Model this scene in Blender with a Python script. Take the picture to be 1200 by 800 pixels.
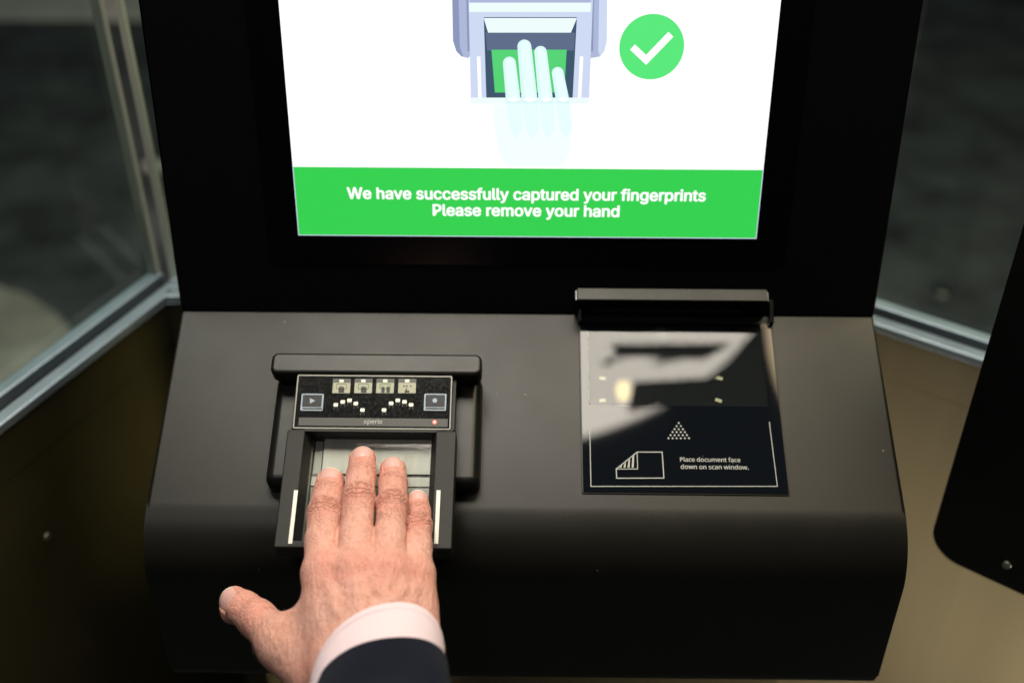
import bpy, bmesh, math, random
import numpy as np
from mathutils import Matrix, Vector
from mathutils.bvhtree import BVHTree

random.seed(7)
rng = np.random.default_rng(7)
S = bpy.context.scene
for o in list(bpy.data.objects):
    bpy.data.objects.remove(o)
COL = S.collection

# ------------------------------------------------------------------ camera
F = 1330.0                                   # focal length in photo pixels (40 mm lens)
W = 0.47                                     # width of the kiosk
DC = W * F / 812
PITCH = math.radians(35.3)
YAW = math.atan(20 / F)
CREASE_Z = 1.0
CAM = np.array([0, -DC * (math.cos(PITCH) + 31 / F * math.sin(PITCH)),
                CREASE_Z - DC * (-math.sin(PITCH) + 31 / F * math.cos(PITCH))])
cd = bpy.data.cameras.new('camera')
cam = bpy.data.objects.new('camera', cd)
COL.objects.link(cam)
cam.location = CAM
cam.rotation_euler = (math.pi / 2 - PITCH, 0, YAW)
cd.sensor_width = 36
cd.lens = F * 36 / 1200
cd.clip_start = 0.02
cd.clip_end = 200
cd.dof.use_dof = True
cd.dof.focus_distance = 0.685
cd.dof.aperture_fstop = 3.2
cd.dof.aperture_blades = 7
S.camera = cam

# ------------------------------------------------------------------ light
S.view_settings.view_transform = 'Standard'
S.view_settings.look = 'None'
S.view_settings.exposure = 0.0
S.view_settings.gamma = 1.0
wd = bpy.data.worlds.new('World')
S.world = wd
wd.use_nodes = True
wd.node_tree.nodes['Background'].inputs[0].default_value = (.80, .95, 1.0, 1)
wd.node_tree.nodes['Background'].inputs[1].default_value = 0.035


def area(name, loc, target, size, power, color, shape='ELLIPSE', size_y=None, spread=180):
    l = bpy.data.lights.new(name, 'AREA')
    l.shape = shape
    l.size = size
    l.size_y = size_y or size
    l.energy = power
    l.color = color
    l.spread = math.radians(spread)
    o = bpy.data.objects.new(name, l)
    COL.objects.link(o)
    o.location = loc
    d = Vector(target) - Vector(loc)
    o.rotation_euler = d.to_track_quat('-Z', 'Y').to_euler()
    return o


# large glowing ceiling field above the kiosk (seen mirrored in the scanner glass)
area('ceiling_light', (-.165, .275, 2.6), (-.165, .275, 0), 1.40, 44, (1.0, .915, .79), 'ELLIPSE', .90)
# dim warm field beside it
area('warm_ceiling_light', (.95, .12, 2.6), (.95, .12, 0), .9, 22, (1.0, .78, .48), 'ELLIPSE', .9)
# weaker lamp further back over the user
area('overhead_light', (-.5, -1.1, 2.7), (-.1, -.2, 1.0), .6, 3.5, (1.0, .95, .9), 'ELLIPSE', .6)
# added fill on the right lower panel, in place of warm floor bounce
area('side_fill', (.95, -.55, .55), (.43, .1, .60), .3, 2.2, (1.0, .87, .66), 'ELLIPSE', .3, spread=42)
# added faint fill under the console, makes the warm patch on the left panel
area('low_side_fill', (.02, -.36, .40), (-.285, .16, .79), .10, .09, (1.0, .84, .45), 'ELLIPSE', .10, spread=25)

# ------------------------------------------------------------------ frames and pixel helpers
FW = np.array([-math.sin(YAW) * math.cos(PITCH), math.cos(YAW) * math.cos(PITCH), -math.sin(PITCH)])
RT = np.array([math.cos(YAW), math.sin(YAW), 0])
UP = np.cross(RT, FW)


def ray(x, y):
    return FW + RT * (x - 600) / F - UP * (y - 400) / F


def frame(deg):
    a = math.radians(deg)
    return np.array([[1, 0, 0], [0, math.cos(a), math.sin(a)], [0, -math.sin(a), math.cos(a)]])


CON_A, FAS_A = 25.9, 80.9
RC, RF = frame(CON_A), frame(FAS_A)
ORG = np.array([0, 0, CREASE_Z])


def unp(R, x, y, n):
    d = ray(x, y)
    t = (n - (CAM - ORG) @ R[2]) / (d @ R[2])
    return R @ (CAM + d * t - ORG)


def K(x, y, n=0.0):
    """photo pixel -> console coordinates in mm, n mm above the console top"""
    return unp(RC, x, y, n / 1000) * 1000


def FA(x, y, n=0.0):
    """photo pixel -> screen panel coordinates in mm"""
    return unp(RF, x, y, n / 1000) * 1000


def UZ(x, y, z):
    d = ray(x, y)
    return CAM + d * ((z - CAM[2]) / d[2])


M_CON = Matrix.Translation((0, 0, CREASE_Z)) @ Matrix.Rotation(math.radians(CON_A), 4, 'X')
M_FAS = Matrix.Translation((0, 0, CREASE_Z)) @ Matrix.Rotation(math.radians(FAS_A), 4, 'X')

# ------------------------------------------------------------------ materials
MATS = {}


def mat(name, color, rough=.5, metal=0., spec=.5, emit=0., bump=0., bscale=400., var=0., vscale=30., rvar=0., coat=0., aniso=None, dust=0.):
    if name in MATS:
        return MATS[name]
    m = bpy.data.materials.new(name)
    m.use_nodes = True
    nt = m.node_tree
    b = nt.nodes['Principled BSDF']
    b.inputs['Base Color'].default_value = (*color, 1)
    b.inputs['Roughness'].default_value = rough
    b.inputs['Metallic'].default_value = metal
    b.inputs['Specular IOR Level'].default_value = spec
    b.inputs['Coat Weight'].default_value = coat
    if emit:
        b.inputs['Emission Color'].default_value = (*color, 1)
        b.inputs['Emission Strength'].default_value = emit
        b.inputs['Base Color'].default_value = (.01, .01, .01, 1)
    tc = None
    if bump or var or rvar:
        tc = nt.nodes.new('ShaderNodeTexCoord')
        src = tc.outputs['Object']
        if aniso:
            mp = nt.nodes.new('ShaderNodeMapping')
            mp.inputs['Scale'].default_value = aniso
            nt.links.new(src, mp.inputs[0])
            src = mp.outputs[0]
    if bump:
        n = nt.nodes.new('ShaderNodeTexNoise')
        n.inputs['Scale'].default_value = bscale
        n.inputs['Detail'].default_value = 3
        nt.links.new(src, n.inputs['Vector'])
        bp = nt.nodes.new('ShaderNodeBump')
        bp.inputs['Strength'].default_value = bump
        bp.inputs['Distance'].default_value = .0006
        nt.links.new(n.outputs['Fac'], bp.inputs['Height'])
        nt.links.new(bp.outputs[0], b.inputs['Normal'])
    if var or rvar:
        n = nt.nodes.new('ShaderNodeTexNoise')
        n.inputs['Scale'].default_value = vscale
        n.inputs['Detail'].default_value = 6
        n.inputs['Roughness'].default_value = .62
        nt.links.new(src, n.inputs['Vector'])
        if var:
            r = nt.nodes.new('ShaderNodeMapRange')
            r.inputs[1].default_value = .25
            r.inputs[2].default_value = .75
            r.inputs[3].default_value = 1 - var
            r.inputs[4].default_value = 1 + var
            nt.links.new(n.outputs['Fac'], r.inputs[0])
            mx = nt.nodes.new('ShaderNodeVectorMath')
            mx.operation = 'SCALE'
            mx.inputs[0].default_value = color
            nt.links.new(r.outputs[0], mx.inputs['Scale'])
            nt.links.new(mx.outputs[0], b.inputs['Base Color'])
        if rvar:
            r = nt.nodes.new('ShaderNodeMapRange')
            r.inputs[1].default_value = .3
            r.inputs[2].default_value = .7
            r.inputs[3].default_value = max(rough - rvar, .02)
            r.inputs[4].default_value = rough + rvar
            nt.links.new(n.outputs['Fac'], r.inputs[0])
            nt.links.new(r.outputs[0], b.inputs['Roughness'])
    if dust:                                  # sparse specks of pale dust lying on the surface
        if tc is None:
            tc = nt.nodes.new('ShaderNodeTexCoord')
        vo = nt.nodes.new('ShaderNodeTexVoronoi')
        vo.inputs['Scale'].default_value = dust
        nt.links.new(tc.outputs['Object'], vo.inputs['Vector'])
        sep = nt.nodes.new('ShaderNodeSeparateColor')
        nt.links.new(vo.outputs['Color'], sep.inputs[0])
        lim = nt.nodes.new('ShaderNodeMapRange')          # each cell has its own speck size, most have none
        lim.inputs[1].default_value = .90
        lim.inputs[2].default_value = 1.
        lim.inputs[3].default_value = 0.
        lim.inputs[4].default_value = .075
        nt.links.new(sep.outputs[0], lim.inputs[0])
        lt = nt.nodes.new('ShaderNodeMath')
        lt.operation = 'LESS_THAN'
        nt.links.new(vo.outputs['Distance'], lt.inputs[0])
        nt.links.new(lim.outputs[0], lt.inputs[1])
        mxc = nt.nodes.new('ShaderNodeMix')
        mxc.data_type = 'RGBA'
        nt.links.new(lt.outputs[0], mxc.inputs['Factor'])
        src_l = b.inputs['Base Color'].links
        if src_l:
            nt.links.new(src_l[0].from_socket, mxc.inputs[6])
        else:
            mxc.inputs[6].default_value = (*color, 1)
        mxc.inputs[7].default_value = (.16, .16, .15, 1)
        nt.links.new(mxc.outputs[2], b.inputs['Base Color'])
    MATS[name] = m
    return m


def thin_glass(name, tint=(1, 1, 1), ior=1.5, rough=0.0):
    m = bpy.data.materials.new(name)
    m.use_nodes = True
    nt = m.node_tree
    nt.nodes.clear()
    out = nt.nodes.new('ShaderNodeOutputMaterial')
    tr = nt.nodes.new('ShaderNodeBsdfTransparent')
    tr.inputs[0].default_value = (*tint, 1)
    gl = nt.nodes.new('ShaderNodeBsdfGlossy')
    gl.inputs['Roughness'].default_value = rough
    fr = nt.nodes.new('ShaderNodeFresnel')
    fr.inputs[0].default_value = ior
    mx = nt.nodes.new('ShaderNodeMixShader')
    ge = nt.nodes.new('ShaderNodeNewGeometry')
    mu = nt.nodes.new('ShaderNodeMath')
    mu.operation = 'MULTIPLY'
    inv = nt.nodes.new('ShaderNodeMath')
    inv.operation = 'SUBTRACT'
    inv.inputs[0].default_value = 1
    nt.links.new(ge.outputs['Backfacing'], inv.inputs[1])
    nt.links.new(fr.outputs[0], mu.inputs[0])
    nt.links.new(inv.outputs[0], mu.inputs[1])
    nt.links.new(mu.outputs[0], mx.inputs[0])
    nt.links.new(tr.outputs[0], mx.inputs[1])
    nt.links.new(gl.outputs[0], mx.inputs[2])
    nt.links.new(mx.outputs[0], out.inputs[0])
    MATS[name] = m
    return m


mat('powder_coat', (.0100, .0096, .0074), .37, spec=.34, bump=.12, bscale=1500, var=.12, vscale=14, rvar=.035, dust=110.)
mat('moulded_black', (.0085, .0085, .0078), .34, spec=.36, bump=.10, bscale=3500, rvar=.03)
mat('device_black', (.013, .0135, .0138), .46, spec=.36, bump=.35, bscale=3800, rvar=.05, var=.45, vscale=1600)
mat('fascia_black', (.0030, .0036, .0050), .55, spec=.14, bump=.12, bscale=900)
mat('bezel_black', (.0018, .0022, .0031), .24, spec=.22)
mat('panel_black', (.006, .0065, .007), .16, spec=.5, var=.3, vscale=500, rvar=.05, dust=450.)
mat('gloss_black', (.0035, .004, .0052), .035, spec=.62)
mat('scan_print', (.0042, .0056, .0085), .03, spec=.5, dust=160.)
mat('print_white', (.42, .43, .41), .5)
mat('print_grey', (.075, .078, .075), .4)
mat('print_silver', (.38, .38, .35), .35)
mat('icon_cream', (.42, .43, .33), .5)
mat('icon_dark', (.03, .032, .03), .5)
mat('icon_grey', (.10, .105, .10), .5)
mat('key_blue', (.36, .45, .56), .4)
mat('key_face', (.028, .031, .035), .3)
mat('strip_white', (.80, .80, .76), .4)
mat('led_red', (1.0, .16, .10), emit=1.1)
mat('led_white', (1.0, .8, .75), emit=1.2)
mat('rail_metal', (.40, .50, .58), .5, metal=.8, bump=.12, bscale=120, rvar=.06, aniso=(1, 1, 1))
mat('gasket', (.008, .008, .009), .7, spec=.2)
mat('dark_panel', (.050, .045, .022), .34, metal=.2, spec=.3, bump=.1, bscale=90, rvar=.05, var=.2, vscale=6)
mat('warm_reflect_panel', (.36, .31, .205), .45, metal=.35, bump=.15, bscale=160, rvar=.05, aniso=(1, 1, .04), var=.1, vscale=20)  # tan base colour carries the warm floor reflection on the barrier metal
mat('screw', (.55, .54, .5), .3, metal=1.)
mat('leaf_black', (.006, .006, .006), .4, spec=.25, rvar=.05)
mat('floor_dark', (.078, .090, .096), .6, spec=.3, bump=.5, bscale=60, var=.8, vscale=4.5)
mat('pale_concrete', (.82, .82, .78), .7, var=.1, vscale=6)
mat('glass_edge', (.66, .70, .60), .25, spec=.6)
mat('led_amber', (1.0, .86, .42), emit=.45)
mat('cavity', (.003, .0038, .0055), .6, spec=.10)
mat('lens', (.006, .007, .011), .3, spec=.25)
mat('pedestal', (.05, .043, .025), .45, spec=.3, var=.1)
# screen colours (all of these give off light)
mat('screen_white', (1.0, 1.0, 1.0), emit=1.06)
mat('screen_green', (.034, .64, .080), emit=1.0)
mat('screen_tick_green', (.10, .82, .20), emit=1.0)
mat('screen_lav', (.42, .48, .70), emit=1.0)
mat('screen_lav_dark', (.26, .31, .50), emit=1.0)
mat('screen_lav_pale', (.62, .70, .90), emit=1.0)
mat('screen_pale', (.86, .98, .98), emit=1.0)
mat('screen_ink', (.045, .09, .15), emit=1.0)
mat('screen_ink_mid', (.11, .15, .25), emit=1.0)
mat('screen_hand', (.73, .95, .95), emit=1.0)
mat('screen_platen', (.09, .66, .18), emit=1.0)
mat('screen_knuckle', (.80, .975, .985), emit=1.02)
mat('screen_hand_lit', (.80, 1.0, 1.0), emit=1.03)
mat('screen_palm', (.88, .99, 1.0), emit=1.04)
mat('screen_wrist', (.95, 1.0, 1.0), emit=1.05)
thin_glass('window_glass', (.93, .96, .96), 1.52)
thin_glass('barrier_glass', (.80, .86, .84), 1.5)


# ------------------------------------------------------------------ builders
def link(name, me, m=None, parent=None, matrix=None, smooth=None, wn=True):
    o = bpy.data.objects.new(name, me)
    COL.objects.link(o)
    if m is not None:
        me.materials.append(MATS[m] if isinstance(m, str) else m)
    if parent is not None:
        o.parent = parent
    if matrix is not None:
        o.matrix_local = matrix
    if smooth is not None:
        for p in me.polygons:
            p.use_smooth = True
        if smooth < 180:
            me.set_sharp_from_angle(angle=math.radians(smooth))
            if len(me.polygons) < 4000 and wn:
                w_ = o.modifiers.new('weighted', 'WEIGHTED_NORMAL')
                w_.keep_sharp = True
                w_.weight = 90
    return o


def thing(name, label, cat, matrix=None, group=None):
    o = bpy.data.objects.new(name, None)
    o.empty_display_size = .02
    COL.objects.link(o)
    if matrix is not None:
        o.matrix_world = matrix
    o['label'] = label
    o['category'] = cat
    if group:
        o['group'] = group
    return o


def to_mesh(bm, name, sc=.001):
    bmesh.ops.recalc_face_normals(bm, faces=bm.faces)
    for v in bm.verts:
        v.co *= sc
    me = bpy.data.meshes.new(name)
    bm.to_mesh(me)
    bm.free()
    return me


def box(name, x0, x1, y0, y1, z0, z1, m, parent=None, bev=0., seg=3, matrix=None, sc=.001):
    bm = bmesh.new()
    vs = [bm.verts.new((x, y, z)) for z in (z0, z1) for y in (y0, y1) for x in (x0, x1)]
    for f in ((0, 1, 3, 2), (4, 5, 7, 6), (0, 1, 5, 4), (2, 3, 7, 6), (0, 2, 6, 4), (1, 3, 7, 5)):
        bm.faces.new([vs[i] for i in f])
    if bev:
        bmesh.ops.bevel(bm, geom=list(bm.edges), offset=bev, segments=seg, profile=.5, affect='EDGES')
    return link(name, to_mesh(bm, name, sc), m, parent, matrix, 35 if bev else None)


def rrect(x0, x1, y0, y1, r, n=6):
    pts = []
    for cx, cy, a0 in ((x1 - r, y1 - r, 0), (x0 + r, y1 - r, 90), (x0 + r, y0 + r, 180), (x1 - r, y0 + r, 270)):
        for i in range(n + 1):
            a = math.radians(a0 + 90 * i / n)
            pts.append((cx + r * math.cos(a), cy + r * math.sin(a)))
    return pts


def disc(cx, cy, r, n=40, ry=None):
    ry = ry or r
    return [(cx + r * math.cos(2 * math.pi * i / n), cy + ry * math.sin(2 * math.pi * i / n)) for i in range(n)]


def slab(name, pts, z0, z1, m, parent=None, bev=0., seg=3, hole=None, matrix=None, sc=.001, smooth=35):
    """prism over a 2D outline (mm); z0 / z1 may be functions of (x, y); hole = inner outline with as many points"""
    bm = bmesh.new()
    fz0 = z0 if callable(z0) else (lambda x, y: z0)
    fz1 = z1 if callable(z1) else (lambda x, y: z1)
    bot = [bm.verts.new((x, y, fz0(x, y))) for x, y in pts]
    top = [bm.verts.new((x, y, fz1(x, y))) for x, y in pts]
    n = len(pts)
    tedges = []
    for i in range(n):
        j = (i + 1) % n
        bm.faces.new((bot[i], bot[j], top[j], top[i]))
        tedges.append(bm.edges.get((top[i], top[j])))
    if hole is None:
        bm.faces.new(top)
        bm.faces.new(bot[::-1])
    else:
        hb = [bm.verts.new((x, y, fz0(x, y))) for x, y in hole]
        ht = [bm.verts.new((x, y, fz1(x, y))) for x, y in hole]
        for i in range(n):
            j = (i + 1) % n
            bm.faces.new((hb[j], hb[i], ht[i], ht[j]))
            bm.faces.new((top[i], top[j], ht[j], ht[i]))
            bm.faces.new((bot[j], bot[i], hb[i], hb[j]))
            tedges.append(bm.edges.get((ht[i], ht[j])))
    if bev:
        bmesh.ops.bevel(bm, geom=tedges, offset=bev, segments=seg, profile=.5, affect='EDGES')
    return link(name, to_mesh(bm, name, sc), m, parent, matrix, smooth)


def pillow(name, x0, x1, y0, y1, cr, z0, z1, rr, m, parent=None, n=8, rz=None):
    """rounded-rectangle block with a quarter-round top edge of radius rr (rz high)"""
    rz = rz or rr
    bm = bmesh.new()
    loops = []
    for k in range(-1, n + 1):
        a = math.pi / 2 * max(k, 0) / n
        ins = rr * (1 - math.cos(a))
        z = z0 if k < 0 else z1 - rz + rz * math.sin(a)
        loops.append([bm.verts.new((x, y, z)) for x, y in rrect(x0 + ins, x1 - ins, y0 + ins, y1 - ins, max(cr - ins, .15), 8)])
    N_ = len(loops[0])
    for la, lb in zip(loops[:-1], loops[1:]):
        for i in range(N_):
            j = (i + 1) % N_
            bm.faces.new((la[i], la[j], lb[j], lb[i]))
    bm.faces.new(loops[-1])
    bm.faces.new(loops[0][::-1])
    return link(name, to_mesh(bm, name), m, parent, None, 40)


def outline(pts, w):
    """inner copy of a convex outline moved in by w"""
    n = len(pts)
    c = np.mean(np.array(pts), axis=0)
    res = []
    for i in range(n):
        p0, p1, p2 = (np.array(pts[(i + k) % n], float) for k in (-1, 0, 1))
        d1 = p1 - p0
        d2 = p2 - p1
        d1 /= np.linalg.norm(d1) + 1e-9
        d2 /= np.linalg.norm(d2) + 1e-9
        n1 = np.array([-d1[1], d1[0]])
        n2 = np.array([-d2[1], d2[0]])
        b = n1 + n2
        b /= np.linalg.norm(b) + 1e-9
        if b @ (c - p1) < 0:
            b = -b
        k = max(abs(b @ n1), .4)
        res.append(tuple(p1 + b * w / k))
    return res


def stroke(name, pts, w, z0, z1, m, parent=None, closed=False, sc=.001):
    """printed line of width w along a 2D polyline (each segment a thin bar, mitred)"""
    bm = bmesh.new()
    P = [np.array(p, float) for p in pts]
    n = len(P)
    L, R_ = [], []
    for i in range(n):
        a = P[i - 1] if (i > 0 or closed) else P[i]
        b = P[(i + 1) % n] if (i < n - 1 or closed) else P[i]
        d1 = P[i] - a
        d2 = b - P[i]
        if np.linalg.norm(d1) < 1e-9:
            d1 = d2
        if np.linalg.norm(d2) < 1e-9:
            d2 = d1
        d1 = d1 / np.linalg.norm(d1)
        d2 = d2 / np.linalg.norm(d2)
        n1 = np.array([-d1[1], d1[0]])
        n2 = np.array([-d2[1], d2[0]])
        b_ = n1 + n2
        b_ /= np.linalg.norm(b_)
        k = max(b_ @ n1, .4)
        L.append(P[i] + b_ * w / 2 / k)
        R_.append(P[i] - b_ * w / 2 / k)
    v = [[bm.verts.new((*q, z)) for q in lst] for lst in (L, R_) for z in (z0, z1)]
    lb, lt, rb, rt = v
    for i in range(n if closed else n - 1):
        j = (i + 1) % n
        bm.faces.new((lt[i], lt[j], rt[j], rt[i]))
        bm.faces.new((lb[j], lb[i], rb[i], rb[j]))
        bm.faces.new((lb[i], lb[j], lt[j], lt[i]))
        bm.faces.new((rb[j], rb[i], rt[i], rt[j]))
    if not closed:
        bm.faces.new((lb[0], lt[0], rt[0], rb[0]))
        bm.faces.new((lb[-1], rb[-1], rt[-1], lt[-1]))
    return link(name, to_mesh(bm, name, sc), m, parent)


def sans(fname):
    import os
    for root in (bpy.utils.resource_path('LOCAL'), bpy.utils.resource_path('SYSTEM')):
        f = os.path.join(root or '', 'datafiles', 'fonts', fname)      # ships with Blender itself
        if os.path.exists(f):
            try:
                return bpy.data.fonts.load(f)
            except Exception:
                pass
    return None


SANS = sans('Inter.woff2')
HUMAN = sans('NotoSansMath-Regular.woff2')


def lettering(name, body, x0, x1, ybase, z, m, parent, bold=0., depth=.15, height=None, matrix=None, font=None):
    """text set between x0 and x1 (mm), baseline at ybase"""
    cu = bpy.data.curves.new(name, 'FONT')
    cu.body = body
    cu.size = 1
    if font or SANS:
        cu.font = font or SANS
    cu.resolution_u = 4
    tmp = bpy.data.objects.new(name + '_tmp', cu)
    COL.objects.link(tmp)
    bpy.context.view_layer.update()
    me = bpy.data.meshes.new_from_object(tmp.evaluated_get(bpy.context.evaluated_depsgraph_get()))
    bpy.data.objects.remove(tmp)
    co = np.array([v.co for v in me.vertices])
    a, b = co[:, 0].min(), co[:, 0].max()
    s = (x1 - x0) / (b - a)
    sy = s if height is None else height
    bm = bmesh.new()
    bm.from_mesh(me)
    for v in bm.verts:
        v.co = Vector((x0 + (v.co.x - a) * s, ybase + v.co.y * sy, z))
    r = bmesh.ops.extrude_face_region(bm, geom=list(bm.faces))
    for e in r['geom']:
        if isinstance(e, bmesh.types.BMVert):
            e.co.z += depth
    if bold:                                  # heavier strokes: shifted copies, each a hair higher
        src = list(bm.verts) + list(bm.edges) + list(bm.faces)
        for k, (dx, dy) in enumerate(((1, 0), (-1, 0), (0, .7), (0, -.7), (.7, .5), (-.7, .5), (.7, -.5), (-.7, -.5))):
            dq = bmesh.ops.duplicate(bm, geom=src)
            for e in dq['geom']:
                if isinstance(e, bmesh.types.BMVert):
                    e.co += Vector((dx * bold * s, dy * bold * s, .008 * (k + 1)))
    return link(name, to_mesh(bm, name), m, parent, matrix)


def pts2(fn, pix, n=0.):
    return [tuple(fn(x, y, n)[:2]) for x, y in pix]


# ================================================================== SETTING
bm = bmesh.new()
vs = [bm.verts.new(p) for p in ((-12, -12, 0), (12, -12, 0), (12, 14, 0), (-12, 14, 0))]
bm.faces.new(vs)
fl = link('floor', to_mesh(bm, 'floor', 1), 'floor_dark')
fl['kind'] = 'structure'
py0 = float(UZ(80, 24, 0)[1])
pale = box('floor_strip', -4.5, -.75, py0, py0 + 1.2, -.02, .012, 'pale_concrete', bev=.004, sc=1)
pale['kind'] = 'structure'
mat('worn_concrete', (.36, .37, .33), .75, spec=.2, bump=.4, bscale=60, var=.55, vscale=5)
q_ = [UZ(x, y, 0)[:2] for x, y in ((-420, 300), (-60, 322), (30, 345), (70, 372), (100, 410), (60, 500), (-420, 560))]
pt = slab('pavement', [tuple(q) for q in q_], -.01, .004, 'worn_concrete', sc=1)
pt['kind'] = 'structure'
st = slab('floor_stud', disc(0, 0, 26, 24), -3, 8, 'screw', bev=3)
st.location = tuple(UZ(1105, 342, 0.0))
st['label'] = 'small bright round metal stud on the dark floor behind the glass'
st['category'] = 'floor stud'
st2 = slab('floor_stud', rrect(-38, 38, -16, 16, 8), -3, 14, 'pale_concrete', bev=3)
st2.location = tuple(UZ(186, 197, 0.0))
st2['label'] = 'pale oblong stud on the floor beyond the glass corner'
st2['category'] = 'floor stud'

# dark fittings hanging below the glowing ceiling; the scan window mirrors them
def mirrored(x, y, z):
    l = unp(RC, x, y, .0015)
    P_ = ORG + RC.T @ l
    d = ray(x, y)
    d = d / np.linalg.norm(d)
    r_ = d - 2 * (d @ RC[2]) * RC[2]
    return P_ + r_ * ((z - P_[2]) / r_[2])


mat('fitting_dark', (.02, .022, .026), .6, spec=.2)
mat('bulb', (1.0, .84, .48), emit=38)


def fitting(name, label, cat, pix, z0, z1, m):
    t_ = thing(name, label, cat)
    q_ = [mirrored(x, y, z0)[:2] for x, y in pix]
    c_ = np.mean(q_, axis=0)
    t_.location = (c_[0], c_[1], z0)
    slab('housing', [tuple((q - c_) * 1000) for q in q_], 0, (z1 - z0) * 1000, m, t_, bev=4)
    for sx in (-.3, .3):
        e_ = (q_[1] - q_[0]) * sx * 1000
        box('hanger', e_[0] - 4, e_[0] + 4, e_[1] - 4, e_[1] + 4, (z1 - z0) * 1000 - 1, (2.59 - z0) * 1000, m, t_)
    return t_


fitting('ceiling_beam', 'dark ceiling beam mirrored in the scan window', 'beam', [(717, 403), (858, 402), (828, 420), (729, 416)], 1.95, 2.0, 'fitting_dark')
sl0 = fitting('ceiling_lamp', 'dark ceiling lamp with glowing bulb mirrored in the scan window', 'lamp', [(744, 447), (850, 441), (846, 460), (737, 483)], 1.95, 1.98, 'fitting_dark')
q_ = mirrored(731, 458, 1.93)
blb = slab('bulb', disc(0, 0, 10, 24, 15), 0, 20, 'bulb', sl0, bev=4)
blb.matrix_local = Matrix.Translation(Vector(q_) - sl0.location)

# ================================================================== KIOSK
kiosk = thing('kiosk', 'black self-service kiosk with glowing screen above a sloping console', 'kiosk', Matrix.Translation((0, .15, 0)))
KI = Matrix.Translation((0, -.15, 0))
HW = 235.

# console: rolled sheet, flat top, bend, vertical front, small return at the foot
prof = [(8., 0.), (-137., 0.)]
R1, cx, cz = 48., -137., -48.
for i in range(1, 17):
    a = math.radians(90 + (90 - CON_A) * i / 16)
    prof.append((cx + R1 * math.cos(a), cz + R1 * math.sin(a)))
dn = np.array([-math.sin(math.radians(CON_A)), -math.cos(math.radians(CON_A))])   # world down in console frame (y, z)
p = np.array(prof[-1]) + dn * 81
prof.append(tuple(p))
R2 = 14.
bk = np.array([dn[1] * -1, dn[0]])                                                # world +y in the console frame
c2 = p + bk * R2
for i in range(1, 9):
    a = math.pi / 2 * i / 8
    prof.append(tuple(c2 - bk * R2 * math.cos(a) + dn * R2 * math.sin(a)))
p = np.array(prof[-1])
prof.append(tuple(p + bk * 175))
prof.append(tuple(np.array([8., -60.])))
bm = bmesh.new()
xs = [-HW, HW]
rows = [[bm.verts.new((x, y, z)) for y, z in prof] for x in xs]
n = len(prof)
edges = []
for i in range(n):
    j = (i + 1) % n
    bm.faces.new((rows[0][i], rows[0][j], rows[1][j], rows[1][i]))
ca = bm.faces.new(rows[0])
cb = bm.faces.new(rows[1][::-1])
edges = list(ca.edges) + list(cb.edges)
bmesh.ops.bevel(bm, geom=edges, offset=2.2, segments=3, profile=.5, affect='EDGES')
console = link('console', to_mesh(bm, 'console'), 'powder_coat', kiosk, KI @ M_CON, 30)

# screen panel
fascia = box('screen_panel', -HW, HW, .3, 332, -36, 0, 'fascia_black', kiosk, bev=1.6, matrix=KI @ M_FAS)
bez = slab('bezel', rrect(-170.5, 170.5, 36.5, 306, 5), -2, .7, 'bezel_black', kiosk, bev=.5, matrix=KI @ M_FAS)
box('pedestal', -.226, .226, .0, .26, .0, .86, 'pedestal', kiosk, bev=.006, sc=1, matrix=KI)
box('back_housing', -.19, .19, .075, .20, .861, 1.22, 'pedestal', kiosk, bev=.006, sc=1, matrix=KI)

# ---- screen and what it shows
SX0, SX1, SY0, SY1 = -150., 150., 56.8, 284.
scr = slab('screen', rrect(SX0, SX1, SY0, SY1, .3, 1), -1, 1.0, 'screen_white', kiosk, matrix=KI @ M_FAS, smooth=None)
yb = FA(620, 197)[1]
box('message_banner', SX0 + .4, SX1 - .4, SY0 + .4, yb, .9, 1.12, 'screen_green', scr)
stroke('screen_edge_line', [(SX0 + .2, yb), (SX0 + .2, SY0 + .2), (SX1 - .2, SY0 + .2), (SX1 - .2, yb)], .5, .95, 1.2, 'screen_lav_pale', scr)


def ftext(name, body, px0, px1, py, bold):
    a, b = FA(px0, py), FA(px1, py)
    lettering(name, body, a[0], b[0], (a[1] + b[1]) / 2, 1.15, 'screen_white', scr, bold=bold, depth=.1)


ftext('message_text', 'We have successfully captured your fingerprints', 408, 826, 233.5, .026)
ftext('message_text', 'Please remove your hand', 508, 725, 252.5, .026)
c = FA(763.5, 55)
slab('tick_disc', disc(c[0], c[1], 19.6, 64), .9, 1.12, 'screen_tick_green', scr, smooth=None)
tk = pts2(FA, [(741, 55), (757, 70), (786, 40)])
stroke('tick_mark', tk, 4.3, 1.0, 1.25, 'screen_white', scr)


def fpoly(name, pix, lay, m):
    slab(name, pts2(FA, pix), .9, 1.02 + .05 * lay, m, scr, smooth=None)


# picture of the scanner on the screen
fpoly('drawn_cradle', [(529, -60), (712, -60), (711, 48), (708, 60), (703, 66), (692, 68), (690, 64), (552, 64), (549, 68), (541, 66), (535, 60), (531, 48)], 1, 'screen_lav')
fpoly('drawn_cradle_shade', [(703, -60), (712, -60), (711, 48), (708, 60), (703, 66), (701, 60)], 2, 'screen_lav_pale')
fpoly('drawn_cradle_shade', [(529, -60), (536, -60), (539, 55), (543, 66), (541, 66), (535, 60), (531, 48)], 2, 'screen_lav_dark')
fpoly('drawn_slot', [(545, -60), (547.5, -60), (550.5, 60), (548, 60)], 3, 'screen_lav_dark')
fpoly('drawn_slot', [(694, -60), (697, -60), (695, 60), (692.5, 60)], 3, 'screen_lav_dark')
fpoly('drawn_body', [(548, -60), (697, -60), (690, 121), (552, 121)], 4, 'screen_lav_pale')
fpoly('drawn_body_edge', [(552, 114), (690.3, 114), (690, 121), (552, 121)], 5, 'screen_pale')
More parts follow.
